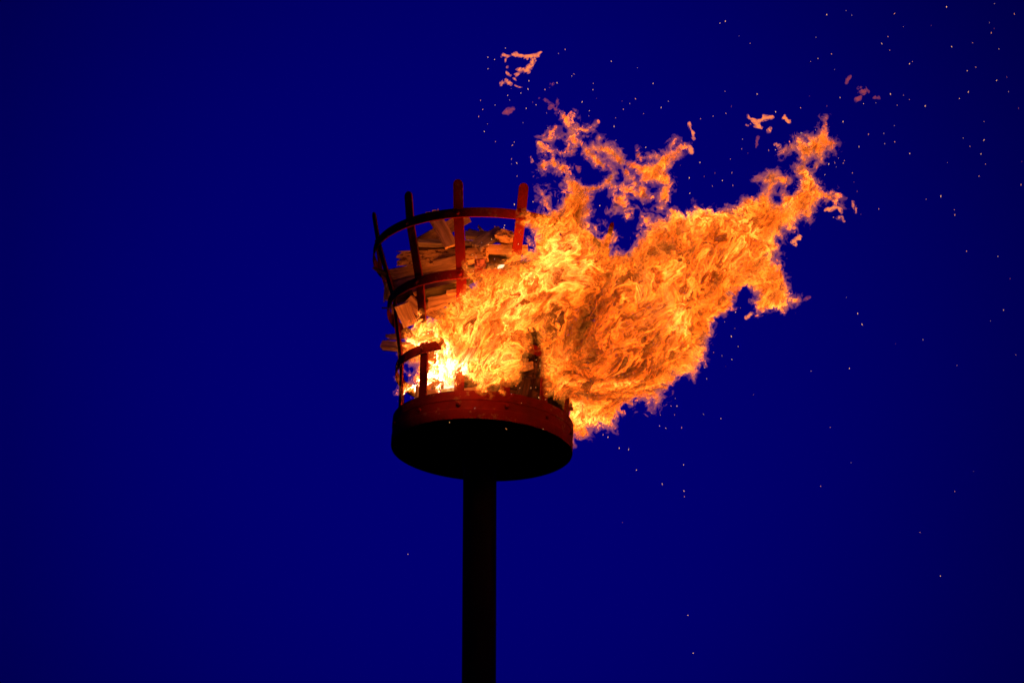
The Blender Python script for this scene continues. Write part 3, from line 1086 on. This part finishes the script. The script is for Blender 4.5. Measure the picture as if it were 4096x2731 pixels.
SPARK_MATS = [mat_spark("spark_yellow", (1, .45, .15), 1.3), mat_spark("spark_orange", (1, .32, .10), .9), mat_spark("spark_pale", (.9, .42, .35), .5), mat_spark("spark_dim", (.6, .12, .14), .4)]


def spark_mesh(k, seed):
    """a little flake of glowing char, longer than wide"""
    rnd = random.Random(seed)
    V = [(0, 0, 1), (0, 0, -1)]
    for z, r in ((.45, .8), (-.4, .85)):
        for i in range(5):
            a = math.tau * i / 5 + z
            V.append((math.cos(a) * r * rnd.uniform(.75, 1.15), math.sin(a) * r * rnd.uniform(.75, 1.15), z + rnd.uniform(-.1, .1)))
    F = []
    for i in range(5):
        j = (i + 1) % 5
        F += [(0, 2 + i, 2 + j), (2 + i, 7 + i, 7 + j, 2 + j), (1, 7 + j, 7 + i)]
    me = bpy.data.meshes.new("spark")
    me.from_pydata(V, [], F)
    me.materials.append(SPARK_MATS[k])
    return me


SPARK_MESH = [[spark_mesh(k, 10 * k + j) for j in range(3)] for k in range(4)]
# sparks that stand out in the photograph, read off it
SPOTS = zz('8', [(1018, 76), (883, 104), (1058, 108), (1418, 187), (1718, 50), (2052, 27), (2191, 99), (2017, 160), (2030, 231), (2083, 343), (1754, 327), (1310, 257), (1267, 306), (1322, 352), (1480, 431), (1460, 446),
                 (1922, 470), (1862, 495), (2138, 538), (2067, 562), (1870, 642), (1808, 688), (1327, 657), (1418, 665), (1459, 695), (1569, 740), (1374, 735), (1140, 724), (1226, 718), (976, 681), (884, 740), (763, 670),
                 (701, 753), (770, 430), (822, 409), (916, 378), (938, 487), (272, 252), (177, 150), (139, 163), (349, 304), (398, 657), (527, 781), (174, 638), (219, 742), (997, 849), (1354, 877), (1281, 931), (1287, 1002),
                 (1357, 990), (1108, 1023), (1462, 1071), (1834, 963), (1979, 848), (1979, 977), (1881, 1021), (1958, 1074), (1990, 1144), (1724, 1134), (1944, 1228), (2220, 755), (2243, 1127), (2237, 1288), (1678, 1368),
                 (1576, 1389), (1773, 1462), (1776, 1498), (1246, 1457), (1095, 1335), (1073, 1269), (998, 1138), (1006, 1120), (965, 1103), (939, 1135), (897, 1144), (949, 1165), (870, 1219), (805, 906), (711, 928), (704, 928),
                 (526, 1045), (478, 1048), (291, 1039), (296, 971), (333, 1068), (104, 1207), (222, 1205), (229, 1293), (87, 1297), (30, 1230), (156, 1259), (212, 1109), (0, 1133), (4, 829), (91, 811), (180, 791), (1174, 937),
                 (1062, 1206), (808, 262), (1355, 97), (1612, 179), (930, 1515), (1121, 1494), (740, 1542), (2050, 200), (2150, 640), (1900, 300)])
SPOTS += zz('6', [(1940, 127), (1992, 82), (1827, 229), (1933, 296), (1896, 380), (1968, 485), (1710, 547), (1798, 580), (1902, 621), (1835, 692), (1617, 707), (1509, 774), (1637, 822), (1279, 975), (1311, 1027), (1163, 1086),
                  (1266, 1107), (1328, 1107), (1063, 1180), (1154, 1200), (1303, 1200), (1605, 1193), (1786, 1237), (1147, 1313), (1210, 1337), (1376, 1332), (555, 1406), (606, 1432), (724, 1546), (822, 1560)])
SPOTS += zz('F', [(937, 1272), (1580, 1412), (1592, 1499), (2160, 1322), (2113, 1222), (1462, 1079), (1570, 1067), (1571, 1127), (1572, 1140), (1521, 1111), (1430, 1199), (1885, 1116), (1907, 981), (1955, 1062), (2236, 1082),
                  (2193, 1128), (1731, 906), (1863, 852), (1951, 846), (1970, 720), (1980, 745), (2120, 780), (2198, 839), (2057, 789), (1944, 683), (2220, 577), (2292, 589), (2305, 712), (2275, 737), (2333, 815), (2320, 640)])
SPOTS += zz('3', [(273, 30), (808, 42), (748, 78), (116, 112), (175, 132), (116, 215), (1221, 148), (1456, 206), (887, 262), (867, 279), (1596, 346), (735, 341), (667, 384), (627, 401), (1057, 402), (1060, 347), (411, 433),
                  (293, 453), (1089, 480), (1318, 504), (1386, 525), (517, 513), (547, 538), (459, 569), (1329, 577), (640, 612), (1260, 654), (1512, 616), (430, 698), (654, 744), (183, 868), (352, 872), (335, 900), (327, 1023),
                  (327, 1067), (374, 1060), (1263, 855), (1530, 918), (112, 710), (33, 643), (70, 579), (83, 776), (49, 498), (1840, 1079), (1920, 1192), (1925, 1329), (353, 1430), (377, 1177), (519, 1406), (746, 1394),
                  (1085, 1477), (1511, 1426), (1118, 1440), (572, 1127), (180, 540), (1246, 731), (1020, 636), (1025, 591), (910, 595), (960, 512), (1438, 484), (1732, 506), (1668, 562), (483, 323), (475, 397), (310, 495)])
SPOTS += zz('1', [(1642, 67), (1810, 333), (1613, 361), (1512, 578), (1505, 605), (1214, 909), (1185, 1056), (1175, 888), (1407, 932), (1375, 725), (1272, 760), (1343, 780), (1440, 838), (1655, 775), (1680, 675), (1606, 684)])
SPOTS += zz('2', [(720, 1023), (1172, 1072), (1179, 1077), (1473, 1076), (923, 909), (1298, 867), (1217, 795), (1438, 823), (1492, 838), (1374, 745), (1414, 743), (1285, 746), (1417, 520), (1447, 567), (1361, 573)])
rs = random.Random(77)
SPOTS = SPOTS[:296]
n_real = len(SPOTS)
for i, sp in enumerate(SPOTS):
    x, y = sp[0], sp[1]
    k = rs.choices((0, 1, 2, 3), (4, 4, 2, 1))[0]
    o = bpy.data.objects.new("spark", rs.choice(SPARK_MESH[k]))
    COL.objects.link(o)
    over = 1500 < x < 2330 and y > 850
    o.location = P(x, y, .58 if over else rs.uniform(-.5, .6))
    ln = rs.uniform(.0018, .0050)
    wd = rs.uniform(.0009, .0018)
    lean = rs.uniform(-.1, .7) if y < 1300 else rs.uniform(-.3, 1.3)
    o.rotation_euler = (rs.uniform(-.4, .4), lean, rs.uniform(0, 3))
    o.scale = (wd, wd, ln)
    if over and y > 1600:
        lab, grp = "tiny orange spark in front of the black drum underside or red band", "sparks in front of the drum"
    elif over:
        lab, grp = "tiny spark glowing in front of the basket's wood and bars", "sparks in front of the basket"
    elif y > 1700:
        lab, grp = "tiny spark drifting in the dark sky below the fire", "sparks falling below the fire"
    elif x > 3300:
        lab, grp = "tiny spark blown far downwind across the dark sky", "sparks blown far downwind"
    elif y < 900 and x < 2750:
        lab, grp = "tiny spark rising in the sky around the fire's crown", "sparks rising round the crown"
    else:
        lab, grp = "tiny spark flying in the sky beside the plume", "sparks flying beside the plume"
    tag(o, lab, "spark", grp)
